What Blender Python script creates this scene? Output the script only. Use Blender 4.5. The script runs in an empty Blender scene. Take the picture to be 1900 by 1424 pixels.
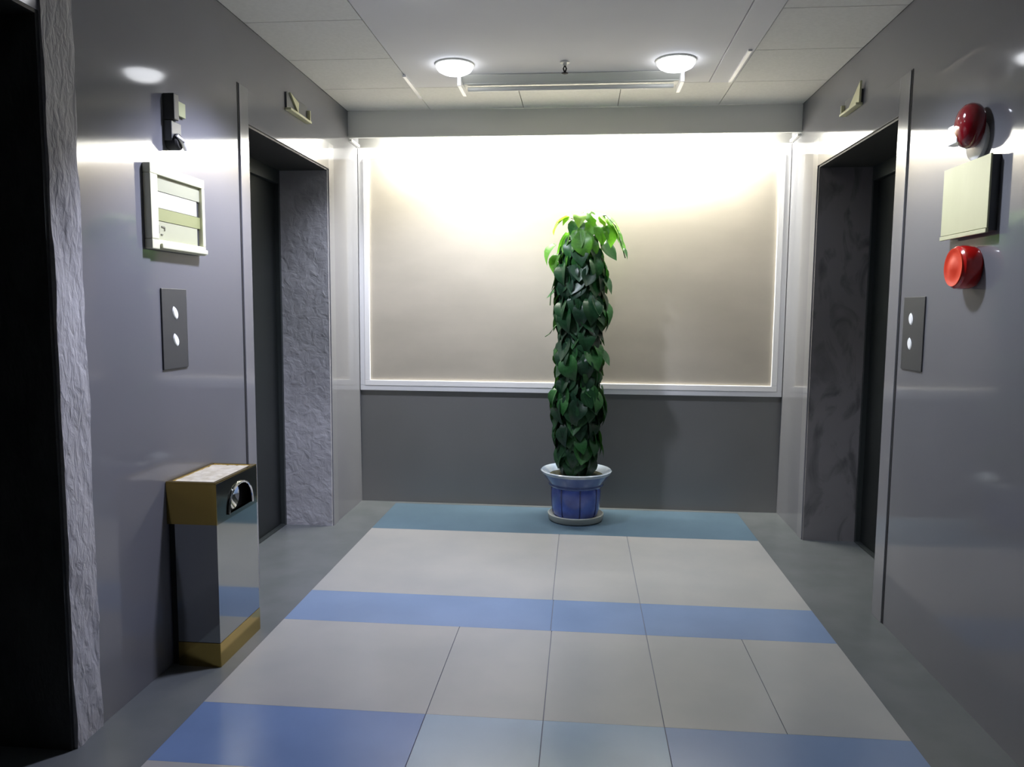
import bpy, bmesh, math, random
from mathutils import Vector, Matrix, Euler, noise
random.seed(7)
scene = bpy.context.scene
C = scene.collection
PI = math.pi

# ------------------------------------------------------------------ measures
XL, XR = -1.55, 1.345          # side walls
YB = 5.26                      # back wall
H = 2.656                      # ceiling
YF = -1.8                      # front end of the lobby, behind the camera

# ------------------------------------------------------------------ camera
def make_camera():
    yaw, pitch, roll, f = -0.0905, -0.0962, 0.0075, 1417.1
    w = Vector((math.sin(yaw)*math.cos(pitch), math.cos(yaw)*math.cos(pitch), math.sin(pitch)))
    r0 = Vector((math.cos(yaw), -math.sin(yaw), 0))
    u0 = r0.cross(w)
    r = math.cos(roll)*r0 + math.sin(roll)*u0
    u = -math.sin(roll)*r0 + math.cos(roll)*u0
    cd = bpy.data.cameras.new('camera')
    cd.sensor_fit = 'HORIZONTAL'; cd.sensor_width = 36; cd.lens = f/1900*36
    cd.clip_start = 0.05
    co = bpy.data.objects.new('camera', cd); C.objects.link(co)
    m = Matrix((r, u, -w)).transposed().to_4x4(); m.translation = Vector((0, 0, 1.37))
    co.matrix_world = m
    scene.camera = co
make_camera()

# ------------------------------------------------------------------ world and exposure
wd = bpy.data.worlds.new('world'); scene.world = wd; wd.use_nodes = True
wd.node_tree.nodes['Background'].inputs[0].default_value = (0.55, 0.6, 0.75, 1)
wd.node_tree.nodes['Background'].inputs[1].default_value = 0.02
vs = scene.view_settings
vs.view_transform = 'Standard'; vs.look = 'None'; vs.gamma = 1; vs.use_curve_mapping = False
vs.exposure = 0.0

# ------------------------------------------------------------------ lights
def area(name, loc, rot, sx, sy, power, col):
    l = bpy.data.lights.new(name, 'AREA'); l.shape = 'RECTANGLE'; l.size = sx; l.size_y = sy
    l.energy = power; l.color = col
    o = bpy.data.objects.new(name, l); C.objects.link(o); o.location = loc; o.rotation_euler = rot
    return o
def spot(name, loc, power, col, cone=112, blend=0.55, r=0.07, tilt=(0, 0)):
    l = bpy.data.lights.new(name, 'SPOT'); l.energy = power; l.color = col
    l.spot_size = math.radians(cone); l.spot_blend = blend; l.shadow_soft_size = r
    o = bpy.data.objects.new(name, l); C.objects.link(o); o.location = loc
    o.rotation_euler = (math.radians(tilt[0]), math.radians(tilt[1]), 0)
    return o
# fluorescent lamps in the cove behind the valance, washing down the back wall
area('cove_lamp', (-0.08, 5.165, 2.585), (math.radians(42), 0, 0), 2.3, 0.04, 188, (1.0, 0.97, 0.87))
# the ceiling lamps
spot('ceiling_lamp', (-0.69, 4.12, 2.56), 100, (0.80, 0.84, 1.0), 108, .6, r=.045, tilt=(20, 4))
spot('ceiling_lamp', (0.46, 4.13, 2.56), 14, (0.80, 0.86, 1.0), 108, .6, tilt=(10, -12))
spot('ceiling_lamp', (-0.72, 3.05, 2.56), 178, (0.76, 0.78, 1.0), 92, .6, tilt=(0, 22))
spot('ceiling_lamp', (0.46, 3.05, 2.56), 85, (0.80, 0.86, 1.0), 92, .6, tilt=(0, -22))

# ------------------------------------------------------------------ materials
MATS = {}
def mat(name, col, rough=0.5, metal=0.0, spec=0.5, coat=0.0, coat_rough=0.05, emis=None, estr=0.0):
    m = bpy.data.materials.new(name); m.use_nodes = True
    b = m.node_tree.nodes['Principled BSDF']
    b.inputs['Base Color'].default_value = (*col, 1)
    b.inputs['Roughness'].default_value = rough
    b.inputs['Metallic'].default_value = metal
    b.inputs['Specular IOR Level'].default_value = spec
    b.inputs['Coat Weight'].default_value = coat
    b.inputs['Coat Roughness'].default_value = coat_rough
    if emis:
        b.inputs['Emission Color'].default_value = (*emis, 1); b.inputs['Emission Strength'].default_value = estr
    MATS[name] = m
    return m
def nd(m, t, **kw):
    n = m.node_tree.nodes.new(t)
    for k, v in kw.items(): setattr(n, k, v)
    return n
def vary(m, c1, c2, scale=3.0, detail=4, stretch=(1, 1, 1), rot=(0, 0, 0), bump=0.0, bscale=None, dist=0.01, lo=0.35, hi=0.65, rv=None, distort=0.0):
    nt = m.node_tree; b = nt.nodes['Principled BSDF']
    tc = nd(m, 'ShaderNodeTexCoord'); mp = nd(m, 'ShaderNodeMapping')
    mp.inputs['Scale'].default_value = stretch; mp.inputs['Rotation'].default_value = rot
    nt.links.new(tc.outputs['Object'], mp.inputs[0])
    n = nd(m, 'ShaderNodeTexNoise'); n.inputs['Scale'].default_value = scale; n.inputs['Detail'].default_value = detail
    n.inputs['Distortion'].default_value = distort
    nt.links.new(mp.outputs[0], n.inputs['Vector'])
    cr = nd(m, 'ShaderNodeValToRGB'); cr.color_ramp.elements[0].position = lo; cr.color_ramp.elements[1].position = hi
    cr.color_ramp.elements[0].color = (*c1, 1); cr.color_ramp.elements[1].color = (*c2, 1)
    nt.links.new(n.outputs[0], cr.inputs[0]); nt.links.new(cr.outputs[0], b.inputs['Base Color'])
    if rv:
        mr = nd(m, 'ShaderNodeMapRange'); mr.inputs[3].default_value = rv[0]; mr.inputs[4].default_value = rv[1]
        nt.links.new(n.outputs[0], mr.inputs[0]); nt.links.new(mr.outputs[0], b.inputs['Roughness'])
    if bump:
        n2 = nd(m, 'ShaderNodeTexNoise'); n2.inputs['Scale'].default_value = bscale or scale; n2.inputs['Detail'].default_value = detail
        n2.inputs['Distortion'].default_value = distort
        nt.links.new(mp.outputs[0], n2.inputs['Vector'])
        bp = nd(m, 'ShaderNodeBump'); bp.inputs['Strength'].default_value = bump; bp.inputs['Distance'].default_value = dist
        nt.links.new(n2.outputs[0], bp.inputs['Height']); nt.links.new(bp.outputs[0], b.inputs['Normal'])
    return m

M_wall = vary(mat('wall_laminate', (.2, .2, .22), rough=0.08, spec=0.5), (.165, .168, .183), (.18, .183, .199), scale=1.2, detail=2, rv=(.055, .09))
M_wall.node_tree.nodes['Principled BSDF'].inputs['IOR'].default_value = 1.43
M_back = vary(mat('dado_laminate', (.1, .1, .11), rough=0.35), (.19, .19, .187), (.21, .21, .207), scale=1.5, detail=2)
M_board = vary(mat('beige_board', (.5, .44, .36), rough=0.6), (.43, .395, .335), (.475, .435, .37), scale=2.2, detail=6, stretch=(1, 1, 2.2))
M_white = mat('white_frame', (.90, .90, .92), rough=0.3)
M_beam = mat('valance_grey', (.84, .85, .82), rough=0.4)
M_gyp = vary(mat('gypsum', (.6, .61, .64), rough=0.8), (.76, .76, .79), (.80, .80, .82), scale=2, detail=2)
M_ctile = vary(mat('ceiling_tile', (.62, .62, .6), rough=0.9), (.80, .80, .77), (.84, .84, .81), scale=60, detail=2, bump=0.1, dist=.002)
M_slot = mat('dark_gap', (.02, .02, .022), rough=0.8)
M_ceilbase = mat('ceiling_void', (.12, .12, .12), rough=0.9)
M_grout = mat('grout', (.10, .11, .15), rough=0.7)
M_fwhite = vary(mat('white_floor_tile', (.5, .5, .5), rough=0.2), (.27, .275, .275), (.295, .295, .29), scale=2.5, detail=5, rv=(.14, .26))
M_fblue = [vary(mat('blue_floor_tile_%d' % i, c, rough=0.2), tuple(v*.94 for v in c), tuple(v*1.06 for v in c), scale=2.5, detail=5, rv=(.14, .26))
           for i, c in enumerate([(.115, .175, .32), (.21, .28, .36), (.15, .21, .33), (.085, .135, .18)])]  # last tone is darker and greener, weaker warm light painted into the far row
M_fgrey = vary(mat('grey_floor_border', (.12, .13, .14), rough=0.3), (.10, .112, .115), (.115, .125, .13), scale=5, detail=5, rv=(.2, .3))
M_steel = vary(mat('brushed_frame', (.5, .5, .53), rough=0.14, spec=.7), (.20, .203, .216), (.23, .23, .248), scale=3, detail=3, stretch=(1, 1, .2))
M_stone = vary(mat('rough_stone', (.2, .2, .22), rough=0.75), (.33, .33, .345), (.43, .43, .45), scale=5.0, detail=9, stretch=(1, 2.6, 1.0), rot=(.75, .3, 0), bump=.8, bscale=17, dist=.014, distort=0.5, lo=.3, hi=.7)
M_marble = vary(mat('veined_stone', (.1, .09, .1), rough=0.5), (.11, .108, .11), (.21, .20, .205), scale=4, detail=8, stretch=(1.5, 1.5, .8), rot=(0, .7, .3), bump=.25, dist=.01, distort=1.5, lo=.35, hi=.5)
M_dstone = vary(mat('shaded_stone', (.03, .03, .03), rough=0.7), (.025, .027, .027), (.045, .048, .047), scale=6, detail=8, stretch=(1.8, 1.8, .8), rot=(.5, .55, 0), bump=.5, bscale=22, dist=.01)  # stone darkened to paint in the shade of the unlit near reveal
M_door = mat('dark_lift_door', (.018, .022, .022), rough=0.35, metal=0.4)
M_doorframe = mat('dark_lift_frame', (.04, .048, .048), rough=0.4, metal=0.3)
M_soffit = mat('dark_soffit', (.03, .03, .028), rough=0.6)
M_gold = mat('brass_sheet', (.50, .36, .10), rough=0.14, metal=1.0)
M_mirror = mat('polished_steel', (.36, .38, .38), rough=0.07, metal=1.0)
M_chrome = mat('chrome', (.85, .86, .88), rough=0.06, metal=1.0)
M_black = mat('black_hole', (.004, .004, .004), rough=0.6)
M_sand = vary(mat('ash_sand', (.5, .46, .36), rough=0.9), (.46, .42, .32), (.6, .57, .48), scale=25, detail=4, bump=.4, dist=.004)
M_ivory = mat('ivory_plastic', (.74, .74, .53), rough=0.35)
M_ivory2 = vary(mat('ivory_panel', (.56, .56, .42), rough=0.45), (.50, .50, .30), (.58, .58, .37), scale=5, detail=5, stretch=(1, 1, .3))
M_plate = mat('call_plate', (.075, .078, .08), rough=0.38, metal=0.2)
M_button = mat('button_glare', (.85, .86, .86), rough=0.2, metal=0.0, emis=(.9, .95, 1), estr=.25)  # white with slight emission, standing for glare on the buttons
M_red = mat('red_enamel', (.55, .012, .010), rough=0.18, coat=.6)
M_dred = mat('dark_red_enamel', (.22, .006, .012), rough=0.12, coat=.8)
M_redor = mat('orange_red_face', (.72, .035, .008), rough=0.45, spec=.3)
M_lens = mat('white_lens', (.95, .95, .93), rough=0.2)
M_glow = mat('lit_diffuser', (1, 1, 1), rough=0.4, emis=(.93, .95, 1.0), estr=9)
M_batten = mat('batten_white', (.72, .73, .68), rough=0.4)
M_blue = vary(mat('blue_glaze', (.05, .09, .42), rough=0.15, coat=.5), (.06, .10, .42), (.12, .19, .62), scale=9, detail=5)
M_dblue = mat('dark_blue_glaze', (.012, .022, .17), rough=0.2, coat=.4)
M_rimc = vary(mat('pale_glaze', (.36, .42, .5), rough=0.12, coat=.5), (.30, .37, .47), (.46, .51, .56), scale=14, detail=3)
M_clay = mat('grey_clay', (.42, .44, .40), rough=0.45)
M_soil = vary(mat('soil', (.03, .03, .015), rough=0.95), (.015, .018, .01), (.06, .06, .03), scale=40, detail=5, bump=.6)
M_moss = vary(mat('moss', (.05, .04, .02), rough=0.95), (.02, .03, .01), (.07, .06, .03), scale=30, detail=5, bump=.8)
M_stem = mat('green_stem', (.05, .12, .03), rough=0.5)

def leafmat(name, c, rough=0.4, trans=0.2):
    m = bpy.data.materials.new(name); m.use_nodes = True
    nt = m.node_tree; b = nt.nodes['Principled BSDF']; out = nt.nodes['Material Output']
    b.inputs['Roughness'].default_value = rough
    tc = nd(m, 'ShaderNodeTexCoord'); n = nd(m, 'ShaderNodeTexNoise'); n.inputs['Scale'].default_value = 14
    nt.links.new(tc.outputs['Object'], n.inputs['Vector'])
    cr = nd(m, 'ShaderNodeValToRGB'); cr.color_ramp.elements[0].position = .3; cr.color_ramp.elements[1].position = .75
    cr.color_ramp.elements[0].color = (*[v*.75 for v in c], 1); cr.color_ramp.elements[1].color = (*[min(1, v*1.35) for v in c], 1)
    nt.links.new(n.outputs[0], cr.inputs[0]); nt.links.new(cr.outputs[0], b.inputs['Base Color'])
    t = nd(m, 'ShaderNodeBsdfTranslucent'); t.inputs[0].default_value = (min(1, c[0]*1.6+.01), min(1, c[1]*1.7), c[2]*.8, 1)
    mx = nd(m, 'ShaderNodeMixShader'); mx.inputs[0].default_value = trans
    nt.links.new(b.outputs[0], mx.inputs[1]); nt.links.new(t.outputs[0], mx.inputs[2]); nt.links.new(mx.outputs[0], out.inputs[0])
    return m
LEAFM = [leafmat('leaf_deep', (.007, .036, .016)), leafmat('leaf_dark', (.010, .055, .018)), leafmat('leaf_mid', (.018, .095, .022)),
         leafmat('leaf_lit', (.075, .23, .03), trans=.35), leafmat('leaf_lime', (.19, .36, .05), trans=.35)]  # lighter tones carry the cove light on the top leaves in their colour

# ------------------------------------------------------------------ helpers
def newbm(): return bmesh.new()
def box(bm, x0, x1, y0, y1, z0, z1, bev=0.0):
    vs_ = [bm.verts.new((x, y, z)) for z in (z0, z1) for y in (y0, y1) for x in (x0, x1)]
    fs = [(0, 2, 3, 1), (4, 5, 7, 6), (0, 1, 5, 4), (2, 6, 7, 3), (0, 4, 6, 2), (1, 3, 7, 5)]
    faces = [bm.faces.new([vs_[i] for i in f]) for f in fs]
    if bev:
        es = {e for f in faces for e in f.edges}
        bmesh.ops.bevel(bm, geom=list(es), offset=bev, segments=2, affect='EDGES', profile=.6)
    return bm
def lathe(bm, prof, n=40, center=(0, 0, 0), axis='z', shape=None, cap=True):
    rings = []
    for r, h in prof:
        ring = []
        for i in range(n):
            a = 2*PI*i/n; rr = r*(shape(a, h) if shape else 1)
            p = (rr*math.cos(a), rr*math.sin(a), h)
            if axis == 'x': p = (h, rr*math.cos(a), rr*math.sin(a))
            ring.append(bm.verts.new((p[0]+center[0], p[1]+center[1], p[2]+center[2])))
        rings.append(ring)
    for a, b in zip(rings, rings[1:]):
        for i in range(n):
            bm.faces.new((a[i], a[(i+1) % n], b[(i+1) % n], b[i]))
    if cap:
        bm.faces.new(rings[0]); bm.faces.new(rings[-1])
    bmesh.ops.recalc_face_normals(bm, faces=bm.faces)
    return bm
def tube(bm, pts, rad, n=8):
    rings = []
    P = [Vector(p) for p in pts]
    for i, p in enumerate(P):
        d = (P[min(i+1, len(P)-1)]-P[max(i-1, 0)]).normalized()
        a = d.orthogonal().normalized(); b = d.cross(a)
        r = rad[i] if isinstance(rad, (list, tuple)) else rad
        rings.append([bm.verts.new(p+r*(math.cos(2*PI*k/n)*a+math.sin(2*PI*k/n)*b)) for k in range(n)])
    for a, b in zip(rings, rings[1:]):
        # align rings
        off = min(range(n), key=lambda o: (a[0].co-b[o].co).length)
        for i in range(n):
            bm.faces.new((a[i], a[(i+1) % n], b[(i+1+off) % n], b[(i+off) % n]))
    bm.faces.new(rings[0]); bm.faces.new(rings[-1])
    bmesh.ops.recalc_face_normals(bm, faces=bm.faces)
    return bm
def obj(name, bm, m, parent=None, smooth=False, label=None):
    me = bpy.data.meshes.new(name); bm.to_mesh(me); bm.free()
    for mm in (m if isinstance(m, (list, tuple)) else [m]): me.materials.append(mm)
    if smooth:
        me.shade_smooth()
        try: me.set_sharp_from_angle(angle=math.radians(35))
        except Exception: pass
    o = bpy.data.objects.new(name, me); C.objects.link(o)
    if parent:
        o.parent = parent
        o.matrix_parent_inverse = parent.matrix_world.inverted() if False else Matrix.Translation(-parent.location) @ Matrix.Identity(4) if parent.type == 'EMPTY' else Matrix.Identity(4)
    if label: o['label'] = label
    return o
def thing(name, label, cat, loc, group=None, kind=None):
    o = bpy.data.objects.new(name, None); C.objects.link(o); o.location = loc
    o.empty_display_size = .05
    o['label'] = label; o['category'] = cat
    if group: o['group'] = group
    if kind: o['kind'] = kind
    return o
def struct(name, bm, m, smooth=False, label=None, cat=None):
    o = obj(name, bm, m, None, smooth); o['kind'] = 'structure'
    if label: o['label'] = label
    if cat: o['category'] = cat
    return o

# ------------------------------------------------------------------ the setting
# openings: (y0, y1, top)
OL = [(0.95, 2.125, 2.205), (3.49, 4.615, 2.213)]
OR = [(3.51, 4.65, 2.21)]
T = 0.36
def side_wall(name, x0, x1, ops, label):
    bm = newbm(); y = YF
    for a, b, t in ops:
        box(bm, x0, x1, y, a, 0, H); box(bm, x0, x1, a, b, t, H); y = b
    box(bm, x0, x1, y, YB, 0, H)
    bmesh.ops.remove_doubles(bm, verts=bm.verts, dist=1e-5)
    # drop the faces shared by neighbouring boxes
    return struct(name, bm, M_wall, label=label, cat='wall')
side_wall('wall_left', XL-T, XL, OL, 'glossy lavender grey panelled wall on the left with two lift openings')
side_wall('wall_right', XR, XR+T, OR, 'glossy grey panelled wall on the right with one lift opening')
bm = newbm(); box(bm, XL-T, XR+T, YB, YB+.12, 0, H)
struct('wall_back', bm, M_back, label='dark grey back wall below and behind the framed beige panel', cat='wall')
bm = newbm(); box(bm, XL-T, XR+T, YF-.12, YF, 0, H)
struct('wall_front', bm, M_back, label='grey wall behind the viewer', cat='wall')

# floor ------------------------------------------------------------
bm = newbm(); box(bm, XL-T-.02, XR+T+.02, YF-.12, YB+.12, -.1, -.004)
FL = struct('floor', bm, M_grout, label='tiled floor of white and blue bands inside a grey border', cat='floor')
# (depth range, cuts across, materials)
XF0, XF1 = -1.293, 1.075
G = .003
rows = [
 (4.5875, 5.215, [XF0, XF1], ['b3']),
 (3.5147, 4.5875, [XF0, -.118, .293, XF1], ['w', 'w', 'w']),
 (3.1623, 3.5147, [XF0, -.113, .293, XF1], ['b2', 'b2', 'b2']),
 (2.4396, 3.1623, [XF0, -.507, -.108, .293, .688, XF1], ['w', 'w', 'w', 'w', 'w']),
 (2.09, 2.4396, [XF0, -.507, -.108, .293, XF1], ['b0', 'b1', 'b1', 'b2']),
 (1.02, 2.09, [XF0, -.507, -.108, .293, .688, XF1], ['w']*5),
 (.67, 1.02, [XF0, -.507, -.108, .293, .688, XF1], ['b0']*5),
 (-.4, .67, [XF0, -.507, -.108, .293, .688, XF1], ['w']*5),
 (-.75, -.4, [XF0, -.507, -.108, .293, .688, XF1], ['b0']*5),
 (YF, -.75, [XF0, -.507, -.108, .293, .688, XF1], ['w']*5)]
for y0, y1, xs, ms in rows:
    for (a, b), k in zip(zip(xs, xs[1:]), ms):
        ga = G/2 if a != XF0 else 0
        gb = G/2 if b != XF1 else 0
        bm = newbm(); box(bm, a+ga, b-gb, y0+.0004, y1-.0004, -.0035, 0)
        obj('tile', bm, M_fwhite if k == 'w' else M_fblue[int(k[1])], FL)
# grey border pieces
for (x0, x1, y0, y1) in [(XL, XF0-.0005, YF, YB), (XF1+.0005, XR, YF, YB), (XF0, XF1, 5.216, YB)]:
    bm = newbm(); box(bm, x0, x1, y0, y1, -.0035, 0)
    obj('border_tile', bm, M_fgrey, FL)
for (x0, x1, (a, b, t)) in [(XL-T+.03, XL, OL[0]), (XL-T+.03, XL, OL[1]), (XR, XR+T-.03, OR[0])]:
    bm = newbm(); box(bm, x0, x1, a, b, -.0035, 0)
    obj('border_tile', bm, M_fgrey, FL)

# ceiling ------------------------------------------------------------
bm = newbm(); box(bm, XL-T, XR+T, YF-.12, YB+.12, H+.012, H+.1)
CE = struct('ceiling', bm, M_ceilbase, label='suspended ceiling with a smooth middle and square tiles along its edges', cat='ceiling')
CX = [-1.0, -.393, .203, .828]
def ctile(x0, x1, y0, y1, m=M_ctile, nm='ceiling_tile', dz=0.0):
    bm = newbm(); g = .0022; box(bm, x0+g, x1-g, y0+g, y1-g, H-dz, H+.012, .0012); return obj(nm, bm, m, CE)
YR = 4.53
ctile(XL, CX[0], YR, 5.025); ctile(CX[0], CX[1], YR, 5.025); ctile(CX[1], CX[2], YR, 5.025); ctile(CX[2], CX[3], YR, 5.025); ctile(CX[3], XR, YR, 5.025)
y = YR
while y > YF:
    y0 = max(y-.527, YF)
    ctile(XL, CX[0], y0, y); ctile(CX[3], XR, y0, y); y -= .527
ctile(CX[0], .69, YF, YR, M_gyp, 'gypsum_panel')
ctile(.69, CX[3], YF, YR, M_gyp, 'gypsum_strip', .004)
ctile(XL, XR, 5.047, YB, M_ctile, 'cove_board')
# white edge strips
for x, y0, y1 in [(CX[0], 4.28, 4.72), (.80, 3.98, 4.50)]:
    bm = newbm(); box(bm, x-.008, x+.012, y0, y1, H-.012, H, .002); obj('edge_strip', bm, M_white, CE)

# valance ------------------------------------------------------------
bm = newbm(); box(bm, XL, XR, 5.025, 5.045, 2.485, H, .002); box(bm, XL, XR, 5.017, 5.0249, 2.485, 2.497)
struct('trim_1', bm, M_beam, label='grey valance board hiding the cove light above the beige panel', cat='trim')
# small angle rails under the cove on each side wall
for i, (xa, xb) in enumerate([(XL, XL+.02), (XR-.02, XR)]):
    bm = newbm(); box(bm, xa, xb, 5.045, YB-.03, 2.468, 2.482)
    struct('trim_%d' % (i+2), bm, M_beam, label='thin grey rail under the cove at the %s wall' % ('left', 'right')[i], cat='trim')

# lift openings ------------------------------------------------------------
def doorway(name, side, y0, y1, top, label, marble=False, dark=False, near_trim=.09, joint=True, ftrim=.09):
    X = XL if side < 0 else XR
    s = side   # outward direction
    def bx(bm, d0, d1, ya, yb, za, zb, bev=0):   # d = distance outwards from the wall face
        a, b = X+s*d0, X+s*d1; box(bm, min(a, b), max(a, b), ya, yb, za, zb, bev)
    t = thing(name, label, 'lift doorway', (X+s*.15, (y0+y1)/2, 0), kind='structure')
    if joint:
        bm = newbm(); bx(bm, -.006, 0, y0-near_trim, y0, 0, 2.37, .001); obj('jamb_trim', bm, M_steel, t)
        bm = newbm(); bx(bm, -.006, 0, y1, y1+ftrim, 0, 2.37, .001); obj('jamb_trim', bm, M_steel, t)
        bm = newbm(); bx(bm, -.006, 0, y0, y1, top, 2.37, .001); obj('header_trim', bm, M_wall, t)
        bm = newbm(); bx(bm, -.002, 0, y0-near_trim-.012, y0-near_trim, 0, 2.372); obj('shadow_gap', bm, M_slot, t)
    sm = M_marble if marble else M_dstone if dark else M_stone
    bm = newbm(); bx(bm, .002, .325, y1-.012, y1, 0, top); obj('stone_reveal', bm, sm, t)
    bm = newbm(); bx(bm, .002, .325, y0, y0+.012, 0, top); obj('stone_reveal', bm, sm, t)
    bm = newbm(); bx(bm, .002, .325, y0+.012, y1-.012, top-.01, top); obj('soffit', bm, M_soffit, t)
    # lift door set at the back of the recess
    ft = top-.09
    bm = newbm()
    bx(bm, .30, .345, y0+.012, y0+.06, 0, top-.01); bx(bm, .30, .345, y1-.035, y1-.012, 0, top-.01); bx(bm, .30, .345, y0+.06, y1-.035, ft, top-.01)
    obj('door_frame', bm, M_doorframe, t)
    ym = (y0+y1)/2
    for a, b in ((y0+.062, ym-.002), (ym+.002, y1-.037)):
        bm = newbm(); bx(bm, .325, .345, a, b, .012, ft-.002, .002); obj('door_panel', bm, M_door, t)
    bm = newbm(); bx(bm, .30, .345, y0+.062, y1-.037, 0, .01); obj('sill', bm, M_doorframe, t)
    return t
doorway('door_1', -1, *OL[1], 'far left lift doorway with rough grey stone reveal beside the waste bin')
doorway('door_2', 1, *OR[0], 'right hand lift doorway with dark veined stone reveal', marble=True, near_trim=.105)
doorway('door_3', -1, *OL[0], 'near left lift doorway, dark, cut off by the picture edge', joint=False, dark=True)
# stone pier strip beside the near opening
bm = newbm()
# slightly uneven stone face
ny, nz = 10, 150
y0, y1 = 2.125, 2.255
grid = []
for j in range(nz+1):
    row = []
    for i in range(ny+1):
        yy = y0+(y1-y0)*i/ny; zz = H*j/nz
        e = 1 if i == ny else 0
        k = noise.fractal(Vector((yy*9, (zz+yy*1.6)*5.0, 1.3)), 1.0, 2.0, 5)*.006
        xx = XL+.010+k
        if i == ny: yy += noise.noise(Vector((0, zz*9, 4)))*.008
        row.append(bm.verts.new((xx, yy, zz)))
    grid.append(row)
for j in range(nz):
    for i in range(ny):
        bm.faces.new((grid[j][i], grid[j][i+1], grid[j+1][i+1], grid[j+1][i]))
for i, e in ((0, 0), (ny, 1)):
    for j in range(nz):
        a, b = grid[j][i], grid[j+1][i]
        c = bm.verts.new((XL, a.co.y, a.co.z)); d = bm.verts.new((XL, b.co.y, b.co.z))
        bm.faces.new((a, b, d, c) if e else (c, d, b, a))
bmesh.ops.recalc_face_normals(bm, faces=bm.faces)
struct('trim_4', bm, M_stone, smooth=True, label='rough pale stone strip beside the near left lift opening', cat='trim')

# ------------------------------------------------------------------ framed beige panel
t = thing('framed_wall_panel', 'large beige panel in a white stepped frame on the back wall, washed by cove light', 'wall panel', (-.1, YB-.02, .8))
bm = newbm(); box(bm, -1.50, 1.295, YB-.018, YB-.0005, .84, 2.44); obj('board', bm, M_board, t)
def frame(bm, x0, x1, z0, z1, w, ya, yb, bev=.003):
    box(bm, x0, x1, ya, yb, z0, z0+w, bev); box(bm, x0, x1, YB-.0187, yb, z1-w, z1)
    box(bm, x0, x0+w, ya, yb, z0+w, z1-w, bev); box(bm, x1-w, x1, ya, yb, z0+w, z1-w, bev)
bm = newbm(); frame(bm, XL+.003, XR-.003, .80, 2.465, .035, YB-.026, YB-.0005); obj('outer_frame', bm, M_white, t)
bm = newbm(); frame(bm, XL+.038, XR-.038, .835, 2.43, .038, YB-.031, YB-.018); obj('inner_frame', bm, M_white, t)

# ------------------------------------------------------------------ ceiling lamps
def ceiling_lamp(x, y, label, r=.098):
    t = thing('ceiling_light', label, 'ceiling light', (x, y, H), group='round ceiling lights')
    bm = newbm(); lathe(bm, [(r+.005, H), (r+.005, H-.006), (r+.001, H-.009), (r-.006, H-.009), (r-.006, H-.001)], 40, (x, y, 0)); obj('rim', bm, M_batten, t, True)
    bm = newbm(); lathe(bm, [(r-.002, H-.006), (r-.001, H-.018), (r-.012, H-.034), (r-.035, H-.046), (.02, H-.052)], 40, (x, y, 0)); obj('diffuser', bm, M_glow, t, True)
    return t
ceiling_lamp(-.69, 4.12, 'round glowing ceiling light at the left end of the batten')
ceiling_lamp(.46, 4.13, 'round glowing ceiling light at the right end of the batten')
ceiling_lamp(-.72, 3.05, 'round ceiling light nearest the viewer, left of the middle')

# batten
t = thing('fluorescent_batten', 'long unlit white fluorescent batten across the ceiling between the round lights', 'light fitting', (-.08, 4.38, H))
bm = newbm(); box(bm, -.69, .51, 4.36, 4.44, H-.035, H, .004); obj('spine', bm, M_batten, t)
bm = newbm()
# angled reflector wings
for ya, yb, za, zb in [(4.30, 4.36, H-.004, H-.030), (4.44, 4.50, H-.030, H-.004)]:
    v = [bm.verts.new(p) for p in [(-.69, ya, za), (.51, ya, za), (.51, yb, zb), (-.69, yb, zb), (-.69, ya, za+.003), (.51, ya, za+.003), (.51, yb, zb+.003), (-.69, yb, zb+.003)]]
    for f in [(0, 3, 2, 1), (4, 5, 6, 7), (0, 1, 5, 4), (2, 3, 7, 6), (0, 4, 7, 3), (1, 2, 6, 5)]: bm.faces.new([v[i] for i in f])
bmesh.ops.recalc_face_normals(bm, faces=bm.faces)
obj('reflector', bm, M_batten, t)
bm = newbm(); tube(bm, [(-.66, 4.40, H-.052), (.48, 4.40, H-.052)], .013, 12); obj('tube', bm, mat('unlit_tube', (.82, .83, .78), rough=.25), t, True)
for x0 in (-.705, .505):
    bm = newbm(); box(bm, x0, x0+.022, 4.29, 4.505, H-.062, H, .006); obj('end_cap', bm, M_white, t)
# sprinkler
t = thing('sprinkler_head', 'small dark sprinkler head on the smooth ceiling between the two lights', 'sprinkler', (-.11, 4.12, H))
bm = newbm(); lathe(bm, [(.026, H), (.024, H-.006), (.010, H-.008), (.010, H-.020)], 20, (-.11, 4.12, 0)); obj('collar', bm, M_batten, t, True)
bm = newbm(); tube(bm, [(-.11, 4.12, H-.018), (-.118, 4.12, H-.034), (-.110, 4.12, H-.055)], .004, 8); tube(bm, [(-.11, 4.12, H-.018), (-.102, 4.12, H-.034), (-.110, 4.12, H-.055)], .004, 8)
obj('yoke', bm, M_slot, t, True)
bm = newbm(); lathe(bm, [(.006, H-.053), (.017, H-.056), (.017, H-.059), (.004, H-.062)], 16, (-.11, 4.12, 0)); obj('deflector', bm, M_slot, t, True)

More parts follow.
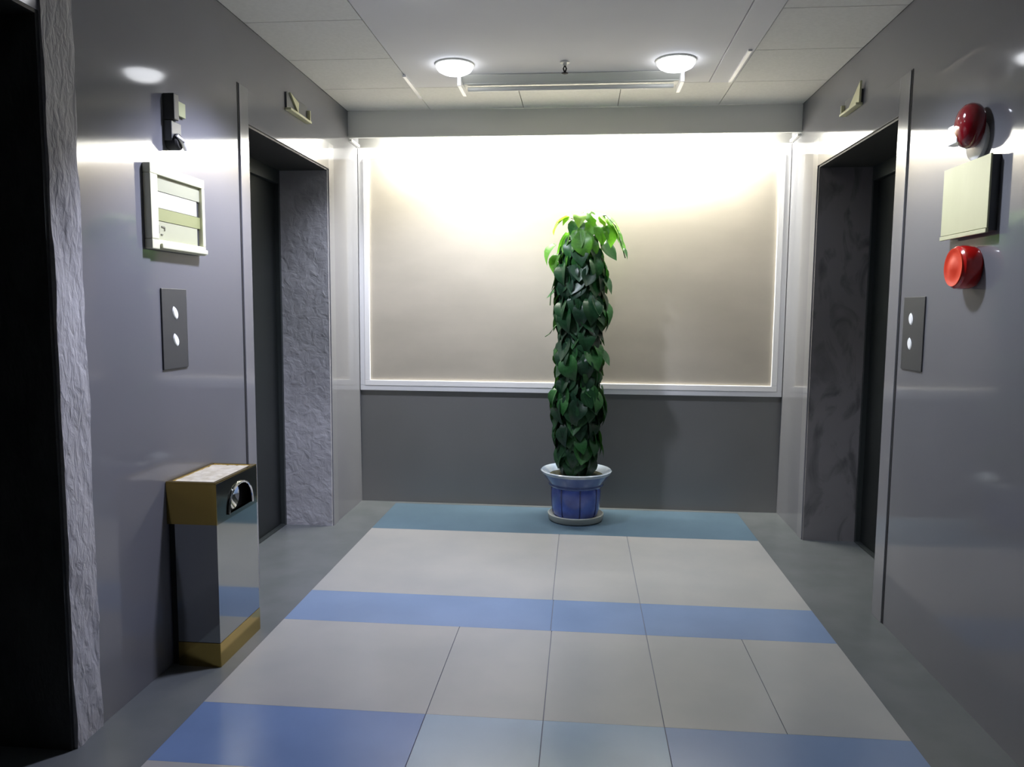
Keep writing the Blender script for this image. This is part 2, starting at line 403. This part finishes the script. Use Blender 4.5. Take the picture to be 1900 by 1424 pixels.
# ------------------------------------------------------------------ things on the left wall
# notice holder
def L(d): return XL+d
t = thing('notice_frame', 'ivory framed notice holder with pale sheets on the left wall above the call plate', 'notice frame', (XL, 2.83, 1.58))
ya, yb, za, zb = 2.615, 3.005, 1.578, 1.878
bm = newbm(); box(bm, L(.0005), L(.012), ya+.01, yb-.01, za+.01, zb-.01); obj('backing', bm, M_plate, t)
bm = newbm()
w = .035
box(bm, L(.0005), L(.030), ya, yb, za, za+w, .004); box(bm, L(.0005), L(.030), ya, yb, zb-w, zb, .004)
box(bm, L(.0005), L(.030), ya, ya+w+.012, za+w, zb-w, .004); box(bm, L(.0005), L(.030), yb-w*.6, yb, za+w, zb-w, .004)
obj('frame', bm, M_ivory, t)
iz0, iz1 = za+w, zb-w; ih = iz1-iz0; iya, iyb = ya+w+.012, yb-w*.6
cuts = [0, .30, .50, .76, 1.0]
cols = [(.42, .43, .29), (.28, .30, .13), (.52, .52, .41), (.36, .37, .26)]
for i in range(4):
    bm = newbm(); box(bm, L(.012), L(.016+.002*(i % 2)), iya+.001, iyb-.001-(.02 if i in (0, 2) else 0), iz0+ih*cuts[i]+.001, iz0+ih*cuts[i+1]-.001)
    obj('notice_sheet', bm, mat('notice_tone', cols[i], rough=.55), t, label=['pale olive lower sheet', 'olive green band', 'off white sheet', 'grey green top sheet'][i])
# faint printed marks of the lower sheet
M_print = mat('print_grey', (.16, .16, .12), rough=.6)
for yy, zz, sy, sz in [(2.672, 1.70, .006, .03), (2.676, 1.637, .008, .03), (2.70, 1.66, .02, .005), (2.718, 1.65, .006, .012), (2.695, 1.632, .012, .004)]:
    bm = newbm(); box(bm, L(.0162), L(.0186), yy, yy+sy, zz, zz+sz); obj('printed_mark', bm, M_print, t)
bm = newbm(); box(bm, L(.030), L(.040), ya+.05, yb-.004, za+.004, za+.022, .004); obj('bottom_lip', bm, M_ivory, t)

def call_plate(side, y0, y1, z0, z1, label):
    X = XL if side < 0 else XR; d = lambda v: X - side*v
    t = thing('lift_call_plate', label, 'call button plate', (X, (y0+y1)/2, z0), group=None)
    bm = newbm(); a, b = sorted((d(.0005), d(.006))); box(bm, a, b, y0, y1, z0, z1, .0015); obj('plate', bm, M_plate, t)
    for zz in (z0+(z1-z0)*.70, z0+(z1-z0)*.36):
        yc = (y0+y1)/2 + (0 if side < 0 else .02)
        # button given the almond shape of its glare, upright and slightly tilted
        bm = newbm(); n = 24; f1 = []; f2 = []
        for i in range(n):
            u = 4*abs((i/n) % 1 - .5)-1; sg = 1 if i < n/2 else -1
            hw = .0165*(1-u*u)**.85*sg
            py, pz = hw + (.010 if side < 0 else -.004)*u*-1, .025*u
            f1.append(bm.verts.new((d(.006), yc+py, zz+pz))); f2.append(bm.verts.new((d(.010), yc+py*.85, zz+pz*.88)))
        for i in range(n): bm.faces.new((f1[i], f1[(i+1) % n], f2[(i+1) % n], f2[i]))
        bm.faces.new(f2); bm.faces.new(f1); bmesh.ops.recalc_face_normals(bm, faces=bm.faces)
        obj('button', bm, M_button, t, True)
    return t
call_plate(-1, 2.703, 2.882, 1.137, 1.440, 'dark lift call plate with two white buttons on the left wall above the bin')
call_plate(1, 3.150, 3.345, 1.137, 1.434, 'dark lift call plate with two white buttons beside the right lift doorway')

# indicator near the left of the picture
t = thing('wall_indicator', 'small dark bracketed indicator box high on the left wall above the notice frame', 'indicator box', (XL, 2.82, 1.98))
bm = newbm(); box(bm, L(.0005), L(.045), 2.765, 2.80, 2.06, 2.155, .004); obj('housing', bm, mat('dark_housing', (.035, .037, .032), rough=.5), t)
bm = newbm(); box(bm, L(.0005), L(.012), 2.80, 2.91, 2.095, 2.15, .003); obj('display', bm, mat('green_display', (.28, .32, .17), rough=.4), t)
bm = newbm(); box(bm, L(.0005), L(.02), 2.80, 2.825, 2.065, 2.103, .002); obj('bracket', bm, mat('grey_bracket', (.25, .28, .26), rough=.4), t)
bm = newbm(); box(bm, L(.0005), L(.032), 2.765, 2.835, 1.985, 2.058, .004); obj('lower_block', bm, mat('grey_block', (.085, .09, .088), rough=.35), t)
bm = newbm(); lathe(bm, [(.030, XL+.001), (.030, XL+.040), (.024, XL+.046), (.012, XL+.048)], 24, (0, 2.765+.035, 1.985), 'x'); obj('eye', bm, M_black, t, True)
bm = newbm(); tube(bm, [(XL+.046, 2.775, 2.005), (XL+.055, 2.80, 1.985), (XL+.05, 2.83, 1.962)], [.006, .010, .007], 10); obj('eye_glint', bm, M_lens, t, True)  # white streak modelled as the bright band's reflection on the rounded block

# lift direction indicators over the openings
def direction(side, y0, y1, z0, z1, label):
    X = XL if side < 0 else XR; d = lambda v: X - side*v
    def bx(bm, a, b, *r, **k): a, b = sorted((d(a), d(b))); box(bm, a, b, *r, **k)
    t = thing('lift_direction_indicator', label, 'lift indicator', (X, (y0+y1)/2, z0))
    bm = newbm(); bx(bm, .0005, .010, y0, y1, z0, z1, bev=.002); obj('face', bm, M_plate, t)
    bm = newbm(); bx(bm, .0005, .034, y0-.004, y1+.004, z0-.012, z0, bev=.002); obj('bottom_lip', bm, M_ivory2, t)
    bm = newbm(); bx(bm, .0005, .026, y1, y1+.012, z0, z1-.02, bev=.002); obj('end_lip', bm, M_ivory2, t)
    bm = newbm()
    if side < 0: pts = [(y0+.03, z1+.004), (y0+.15, z1-.02), (y0+.14, z0+.004)]
    else: pts = [(y0-.01, z1+.035), (y0+.14, z0+.01), (y0-.005, z0)]
    a = [bm.verts.new((d(.0105), p, q)) for p, q in pts]; b = [bm.verts.new((d(.020), p, q)) for p, q in pts]
    bm.faces.new(a); bm.faces.new(b)
    for i in range(3): bm.faces.new((a[i], a[(i+1) % 3], b[(i+1) % 3], b[i]))
    bmesh.ops.recalc_face_normals(bm, faces=bm.faces)
    obj('arrow', bm, M_ivory2, t)
direction(-1, 3.95, 4.25, 2.405, 2.485, 'small lift direction indicator with pale arrow above the far left lift doorway')
direction(1, 3.975, 4.21, 2.39, 2.455, 'small lift direction indicator with pale wedge above the right lift doorway')

# ------------------------------------------------------------------ things on the right wall
def Rr(d): return XR-d
t = thing('ivory_wall_box', 'flat ivory cover box on the right wall between the two red alarms', 'wall box', (XR, 2.86, 1.64))
bm = newbm(); box(bm, Rr(.028), Rr(.0005), 2.665, 2.985, 1.640, 1.885, .002); obj('case', bm, M_plate, t)  # dark material puts the shade of the box sides into the colour
bm = newbm(); box(bm, Rr(.034), Rr(.028), 2.663, 2.987, 1.650, 1.888, .0015); obj('cover', bm, M_ivory2, t)
bm = newbm(); box(bm, Rr(.037), Rr(.028), 2.663, 2.987, 1.634, 1.648, .0015); obj('bottom_flap', bm, M_ivory2, t)
# red bell
t = thing('alarm_bell', 'bright red round alarm bell below the ivory box on the right wall', 'alarm bell', (XR, 2.80, 1.455))
c = (XR, 2.805, 1.528)
bm = newbm(); lathe(bm, [(.070, -.0005), (.074, -.010), (.076, -.040), (.073, -.056), (.066, -.062)], 40, c, 'x'); obj('body', bm, M_red, t, True)
bm = newbm(); lathe(bm, [(.0655, -.058), (.0655, -.067), (.058, -.066), (.052, -.063), (.030, -.066), (.012, -.072), (.002, -.072)], 40, c, 'x'); obj('front_face', bm, M_redor, t, True)
# strobe
t = thing('alarm_strobe', 'dark red domed alarm strobe with white lens at the top of the right wall', 'alarm strobe', (XR, 2.81, 1.93))
c = (XR, 2.80, 2.0)
bm = newbm(); lathe(bm, [(.066, -.0005), (.066, -.014), (.058, -.018)], 36, (XR, 2.815, 1.958), 'x'); obj('base', bm, M_lens, t, True)
bm = newbm()
lathe(bm, [(.054, -.016), (.060, -.026), (.062, -.045), (.057, -.062), (.043, -.076), (.022, -.084), (.003, -.086)], 36, (0, 0, 0), 'x')
for v in bm.verts: v.co = Vector((v.co.x+XR, v.co.y*1.0+2.80, v.co.z*1.22+2.005))
obj('dome', bm, M_dred, t, True)
bm = newbm(); box(bm, Rr(.084), Rr(.040), 2.80, 2.878, 1.948, 2.018, .014); obj('strobe_lens', bm, M_lens, t, True)

# ------------------------------------------------------------------ waste bin
t = thing('waste_bin', 'tall steel and brass lobby waste bin with ashtray top against the left wall', 'waste bin', (-1.45, 2.87, 0))
bx0, bx1, by0, by1, bh = -1.548, -1.352, 2.69, 3.05, .712
bm = newbm()
box(bm, -1.520, bx1-.002, by0+.003, by1-.003, .095, .555)
obj('body', bm, M_mirror, t)
bm = newbm(); box(bm, bx0+.002, -1.5205, by0+.012, by1-.01, .0, .555); obj('rear_shade', bm, M_black, t)  # black box standing in for the shaded gap between body and wall
bm = newbm(); box(bm, -1.520, bx1, by0, by1, 0, .094, .001); obj('base_band', bm, M_gold, t, label='brass base band')
# head: brass front and back, steel sides with an arched mouth toward the lobby
bm = newbm(); box(bm, bx0, bx1, by0, by0+.004, .555, bh, .0006); box(bm, bx0, bx1, by1-.004, by1, .555, bh, .0006); box(bm, bx0, bx0+.004, by0+.004, by1-.004, .555, bh)
obj('head_band', bm, M_gold, t, label='brass head band')
bm = newbm()
n = 16; yc = (by0+by1)/2+.02; hw = .105; z0m = .572; hm = .105
arch = [(yc-hw*math.cos(PI*i/n), z0m+hm*math.sin(PI*i/n)**.8) for i in range(n+1)]
def side_plate(x):
    lo = [bm.verts.new((x, yy, zz)) for yy, zz in arch]
    up = [bm.verts.new((x, yy, bh)) for yy, zz in arch]
    for i in range(n): bm.faces.new((lo[i], lo[i+1], up[i+1], up[i]))
    c1 = [bm.verts.new((x, by0+.004, zz)) for zz in (.555, z0m, bh)]
    c2 = [bm.verts.new((x, by1-.004, zz)) for zz in (.555, z0m, bh)]
    bl = bm.verts.new((x, arch[0][0], .555)); br = bm.verts.new((x, arch[-1][0], .555))
    bm.faces.new((c1[0], bl, lo[0], c1[1])); bm.faces.new((c1[1], lo[0], up[0], c1[2]))
    bm.faces.new((bl, br, lo[-1], lo[0])); bm.faces.new((br, c2[0], c2[1], lo[-1])); bm.faces.new((lo[-1], c2[1], c2[2], up[-1]))
side_plate(bx1)
bm.normal_update()
for f in bm.faces:
    if f.normal.x < 0: f.normal_flip()
obj('mouth_plate', bm, mat('dark_polished_steel', (.17, .175, .15), rough=.09, metal=1.0), t)
bm = newbm(); box(bm, bx0+.03, bx1-.035, by0+.02, by1-.02, .56, bh-.03); obj('liner', bm, M_black, t)
# chrome hood lip around the mouth
bm = newbm()
pts = [(bx1+.004, a_, b_) for a_, b_ in arch]
tube(bm, pts, .005, 8); obj('mouth_rim', bm, M_chrome, t, True)
bm = newbm(); nf = 10   # hinged curved flap inside
for i in range(nf):
    pass
lathe(bm, [(.002, -.02), (.03, -.012), (.05, 0.0)], 24, (bx1-.012, yc-.035, z0m+.055), 'x', cap=False)
bmesh.ops.solidify(bm, geom=bm.faces[:], thickness=.002)
obj('flap', bm, M_chrome, t, True)
# top: brass rim and sand tray
bm = newbm(); w = .016
box(bm, bx0, bx1, by0, by0+w, bh, bh+.006, .001); box(bm, bx0, bx1, by1-w, by1, bh, bh+.006, .001); box(bm, bx0, bx0+w, by0+w, by1-w, bh, bh+.006, .001); box(bm, bx1-w, bx1, by0+w, by1-w, bh, bh+.006, .001)
obj('tray_rim', bm, M_gold, t)
bm = newbm()
N = 24
g = [[bm.verts.new((bx0+w+(bx1-bx0-2*w)*i/N, by0+w+(by1-by0-2*w)*j/N, bh+.001+.004*noise.noise(Vector((i*.5, j*.5, 2))))) for i in range(N+1)] for j in range(N+1)]
for j in range(N):
    for i in range(N): bm.faces.new((g[j][i], g[j][i+1], g[j+1][i+1], g[j+1][i]))
obj('ash_sand', bm, M_sand, t, True)

# ------------------------------------------------------------------ pot and plant
PX, PY = -.022, 4.945
pl = t = thing('potted_pothos', 'tall climbing pothos on a moss pole in a blue glazed pot against the back wall', 'potted plant', (PX, PY, 0))
bm = newbm(); lathe(bm, [(.150, 0), (.172, .004), (.180, .020), (.183, .044), (.176, .048), (.168, .040), (.150, .034)], 56, (PX, PY, 0)); obj('saucer', bm, M_clay, t, True)
NS = 8
def oct_(a, h):
    k = ((a-.18)/(2*PI/NS)) % 1 - .5
    return 1.0 - .030*(abs(k)*2)**8 - .012*(1-abs(k)*2)
bm = newbm(); lathe(bm, [(.140, .036), (.150, .05), (.158, .09), (.163, .15), (.164, .20), (.160, .225)], 112, (PX, PY, 0), shape=oct_); obj('pot_body', bm, M_blue, t, True)
for k in range(NS):
    a = .18+2*PI*k/NS
    bm = newbm(); tube(bm, [(PX+r*math.cos(a), PY+r*math.sin(a), z) for r, z in [(.142, .04), (.150, .06), (.1555, .10), (.160, .16), (.161, .222)]], .0045, 8)
    obj('seam_rib', bm, M_dblue, t, True)
bm = newbm(); lathe(bm, [(.158, .222), (.172, .228), (.180, .238), (.178, .250), (.186, .262), (.205, .286), (.221, .311), (.214, .311), (.17, .262), (.14, .225)], 64, (PX, PY, 0)); obj('collar', bm, mat('mid_blue_glaze', (.085, .125, .30), rough=.18, coat=.5), t, True)
bm = newbm(); lathe(bm, [(.216, .3105), (.224, .312), (.231, .322), (.232, .330), (.226, .335), (.214, .331), (.196, .318), (.176, .300), (.176, .296), (.2, .308)], 64, (PX, PY, 0), cap=False); obj('rim', bm, M_rimc, t, True)
bm = newbm(); lathe(bm, [(.165, .262), (.178, .298), (.10, .306), (.01, .31)], 40, (PX, PY, 0)); obj('soil', bm, M_soil, t, True)

bm = newbm(); lathe(bm, [(.060, .295), (.062, .8), (.060, 1.4), (.052, 1.80), (.02, 1.82)], 24, (PX, PY, 0)); obj('moss_pole', bm, M_moss, pl, True)
def leaf_mesh(name, m, curl, fold):
    """heart shaped leaf, tip along -Z, blade in the XZ plane, facing -Y; unit length"""
    bm = newbm()
    prof = [(0.0, .0), (.06, .20), (.18, .34), (.34, .40), (.52, .37), (.70, .27), (.86, .13), (1.0, 0.0)]
    mid, lft, rgt = [], [], []
    for s, w in prof:
        yb_ = -curl*4*s*(1-s)*.25 + curl*.35*s*s
        top_ = .10 if s < .1 and w else 0
        mid.append(bm.verts.new((0, yb_, -s)))
        if w:
            zz = -s + (.08 if s < .1 else .03 if s < .2 else 0)
            lft.append([bm.verts.new((-w*.55, yb_-fold*.6*w, zz)), bm.verts.new((-w, yb_-fold*w*.7, zz))])
            rgt.append([bm.verts.new((w*.55, yb_-fold*.6*w, zz)), bm.verts.new((w, yb_-fold*w*.7, zz))])
    k = len(lft)
    for i in range(k-1):
        bm.faces.new((mid[i+1], mid[i+2], lft[i+1][0], lft[i][0])); bm.faces.new((lft[i][0], lft[i+1][0], lft[i+1][1], lft[i][1]))
        bm.faces.new((mid[i+2], mid[i+1], rgt[i][0], rgt[i+1][0])); bm.faces.new((rgt[i+1][0], rgt[i][0], rgt[i][1], rgt[i+1][1]))
    bm.faces.new((mid[0], mid[1], lft[0][0])); bm.faces.new((mid[1], mid[0], rgt[0][0]))
    bm.faces.new((mid[0], lft[0][0], lft[0][1])); bm.faces.new((mid[0], rgt[0][1], rgt[0][0]))
    bm.faces.new((mid[k], mid[k+1], lft[-1][0])); bm.faces.new((mid[k+1], mid[k], rgt[-1][0]))
    bm.faces.new((lft[-1][0], mid[k+1], lft[-1][1])); bm.faces.new((rgt[-1][0], rgt[-1][1], mid[k+1]))
    me = bpy.data.meshes.new(name); bm.to_mesh(me); bm.free(); me.materials.append(m); me.shade_smooth()
    return me
LM = {}
for mi, m in enumerate(LEAFM):
    for si, (cu, fo) in enumerate([(.25, .25), (.5, .45), (-.15, .35)]):
        LM[mi, si] = leaf_mesh('leaf', m, cu, fo)
def leaf_matrix(base, az, tilt, roll, size, wide=1.0):
    # az: outward direction; tilt: 0 hangs flat against the column, positive lifts the tip outwards
    m = Matrix.Translation(base) @ Matrix.Rotation(az+PI/2, 4, 'Z') @ Matrix.Rotation(-tilt, 4, 'X') @ Matrix.Rotation(roll, 4, 'Y')
    return m @ Matrix.Diagonal((size*wide, size, size, 1))
off = Matrix.Translation(-pl.location)
def add_leaf(mi, M):
    o = bpy.data.objects.new('leaf', LM[mi, random.randrange(3)]); C.objects.link(o)
    o.parent = pl; o.matrix_parent_inverse = off; o.matrix_basis = M
nl = 0
# column leaves, denser toward the lobby
z = .36
def rad(z):
    return .098+.018*math.sin(z*9)+.012*math.sin(z*23+1) + (.012 if .5 < z < .9 else 0) + (.01 if 1.05 < z < 1.5 else 0)
NCOL = 268
for i in range(NCOL):
    u = (i+.5)/NCOL
    zz = .40 + 1.48*u
    a = -PI/2 + (((i*.61803) % 1)-.5)*2*PI*.80 + random.uniform(-.2, .2)
    r = rad(zz)+random.uniform(-.006, .022)
    xo = PX + .006*math.sin(zz*3) + (.012 if zz > 1.2 else 0)
    base = Vector((xo+r*math.cos(a), PY+r*math.sin(a), zz))
    size = random.uniform(.115, .165)
    tilt = random.uniform(.05, .45)
    roll = random.uniform(-.45, .45)
    q = random.random()
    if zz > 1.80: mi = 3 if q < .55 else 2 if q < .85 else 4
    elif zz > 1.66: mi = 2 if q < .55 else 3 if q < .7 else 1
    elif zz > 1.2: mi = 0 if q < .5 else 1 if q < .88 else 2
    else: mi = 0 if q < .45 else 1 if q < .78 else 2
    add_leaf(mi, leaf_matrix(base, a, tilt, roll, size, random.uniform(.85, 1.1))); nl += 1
# drooping top leaves: (x, z, azimuth deg, tilt, roll, size, mat)
tops = [(-.02, 1.975, -90, .7, .1, .11, 4), (-.06, 1.965, -120, .9, .5, .10, 4), (.02, 1.985, -70, .5, -.3, .11, 3), (-.09, 1.95, -160, 1.1, .2, .12, 4),
        (-.14, 1.93, 185, .6, .7, .12, 4), (.06, 1.975, -60, .8, -.4, .12, 4), (.10, 1.965, -40, .7, -.5, .13, 4), (.15, 1.95, -30, .5, -.5, .13, 3),
        (.18, 1.915, -20, .4, -.3, .13, 4), (.20, 1.87, -30, .3, -.4, .12, 3), (.14, 1.90, -60, .3, -.2, .14, 3), (.10, 1.90, -80, .4, -.1, .13, 3),
        (.225, 1.81, -25, .3, -.5, .11, 3), (.25, 1.755, -20, .3, -.6, .085, 2), (.03, 1.93, -90, .4, 0, .14, 3), (-.03, 1.93, -95, .4, .2, .14, 2),
        (-.17, 1.78, -150, .5, .3, .14, 3), (-.15, 1.72, -140, .3, .2, .13, 3), (.12, 1.80, -50, .5, -.4, .15, 2), (.125, 1.58, -30, .4, -.5, .13, 1),
        (-.165, 1.50, 200, .7, .6, .09, 2), (.13, 1.42, -35, .3, -.2, .15, 2), (.125, 1.12, -30, .5, 0, .12, 1), (-.14, .92, 200, .3, .2, .10, 1)]
for x, z_, az, ti, ro, sz, mi in tops:
    a = math.radians(az)
    add_leaf(mi, leaf_matrix(Vector((x+.0, PY-.03, z_)), a, ti, ro, sz)); nl += 1
# vine stems reaching the drooping leaves
for pts in [[(.02, PY, 1.80), (.06, PY-.02, 1.96), (.14, PY-.03, 1.965), (.20, PY-.03, 1.90), (.235, PY-.03, 1.80), (.265, PY-.03, 1.70)],
            [(-.03, PY, 1.80), (-.05, PY-.02, 1.94), (-.11, PY-.03, 1.96), (-.16, PY-.03, 1.92)],
            [(0, PY, 1.80), (-.02, PY-.02, 1.90), (0, PY-.03, 1.985)],
            [(-.10, PY, 1.52), (-.17, PY-.03, 1.53), (-.20, PY-.04, 1.48), (-.205, PY-.04, 1.40)],
            [(-.10, PY, 1.30), (-.17, PY-.03, 1.27), (-.205, PY-.04, 1.22), (-.235, PY-.04, 1.20)]]:
    bm = newbm(); tube(bm, pts, .0035, 6); obj('stem', bm, M_stem, pl, True)
# inner foliage behind the outer leaves, too dense to count
verts, faces = [], []
src = LM[0, 0]
sv = [v.co.copy() for v in src.vertices]; sf = [tuple(p.vertices) for p in src.polygons]
for i in range(420):
    zz = random.uniform(.40, 1.84); a = random.uniform(-PI, PI); r = random.uniform(.062, .10)
    M = leaf_matrix(Vector((PX+r*math.cos(a), PY+r*math.sin(a), zz)), a, random.uniform(.0, .35), random.uniform(-.6, .6), random.uniform(.09, .13))
    n0 = len(verts); verts += [M @ v for v in sv]; faces += [tuple(k+n0 for k in f) for f in sf]
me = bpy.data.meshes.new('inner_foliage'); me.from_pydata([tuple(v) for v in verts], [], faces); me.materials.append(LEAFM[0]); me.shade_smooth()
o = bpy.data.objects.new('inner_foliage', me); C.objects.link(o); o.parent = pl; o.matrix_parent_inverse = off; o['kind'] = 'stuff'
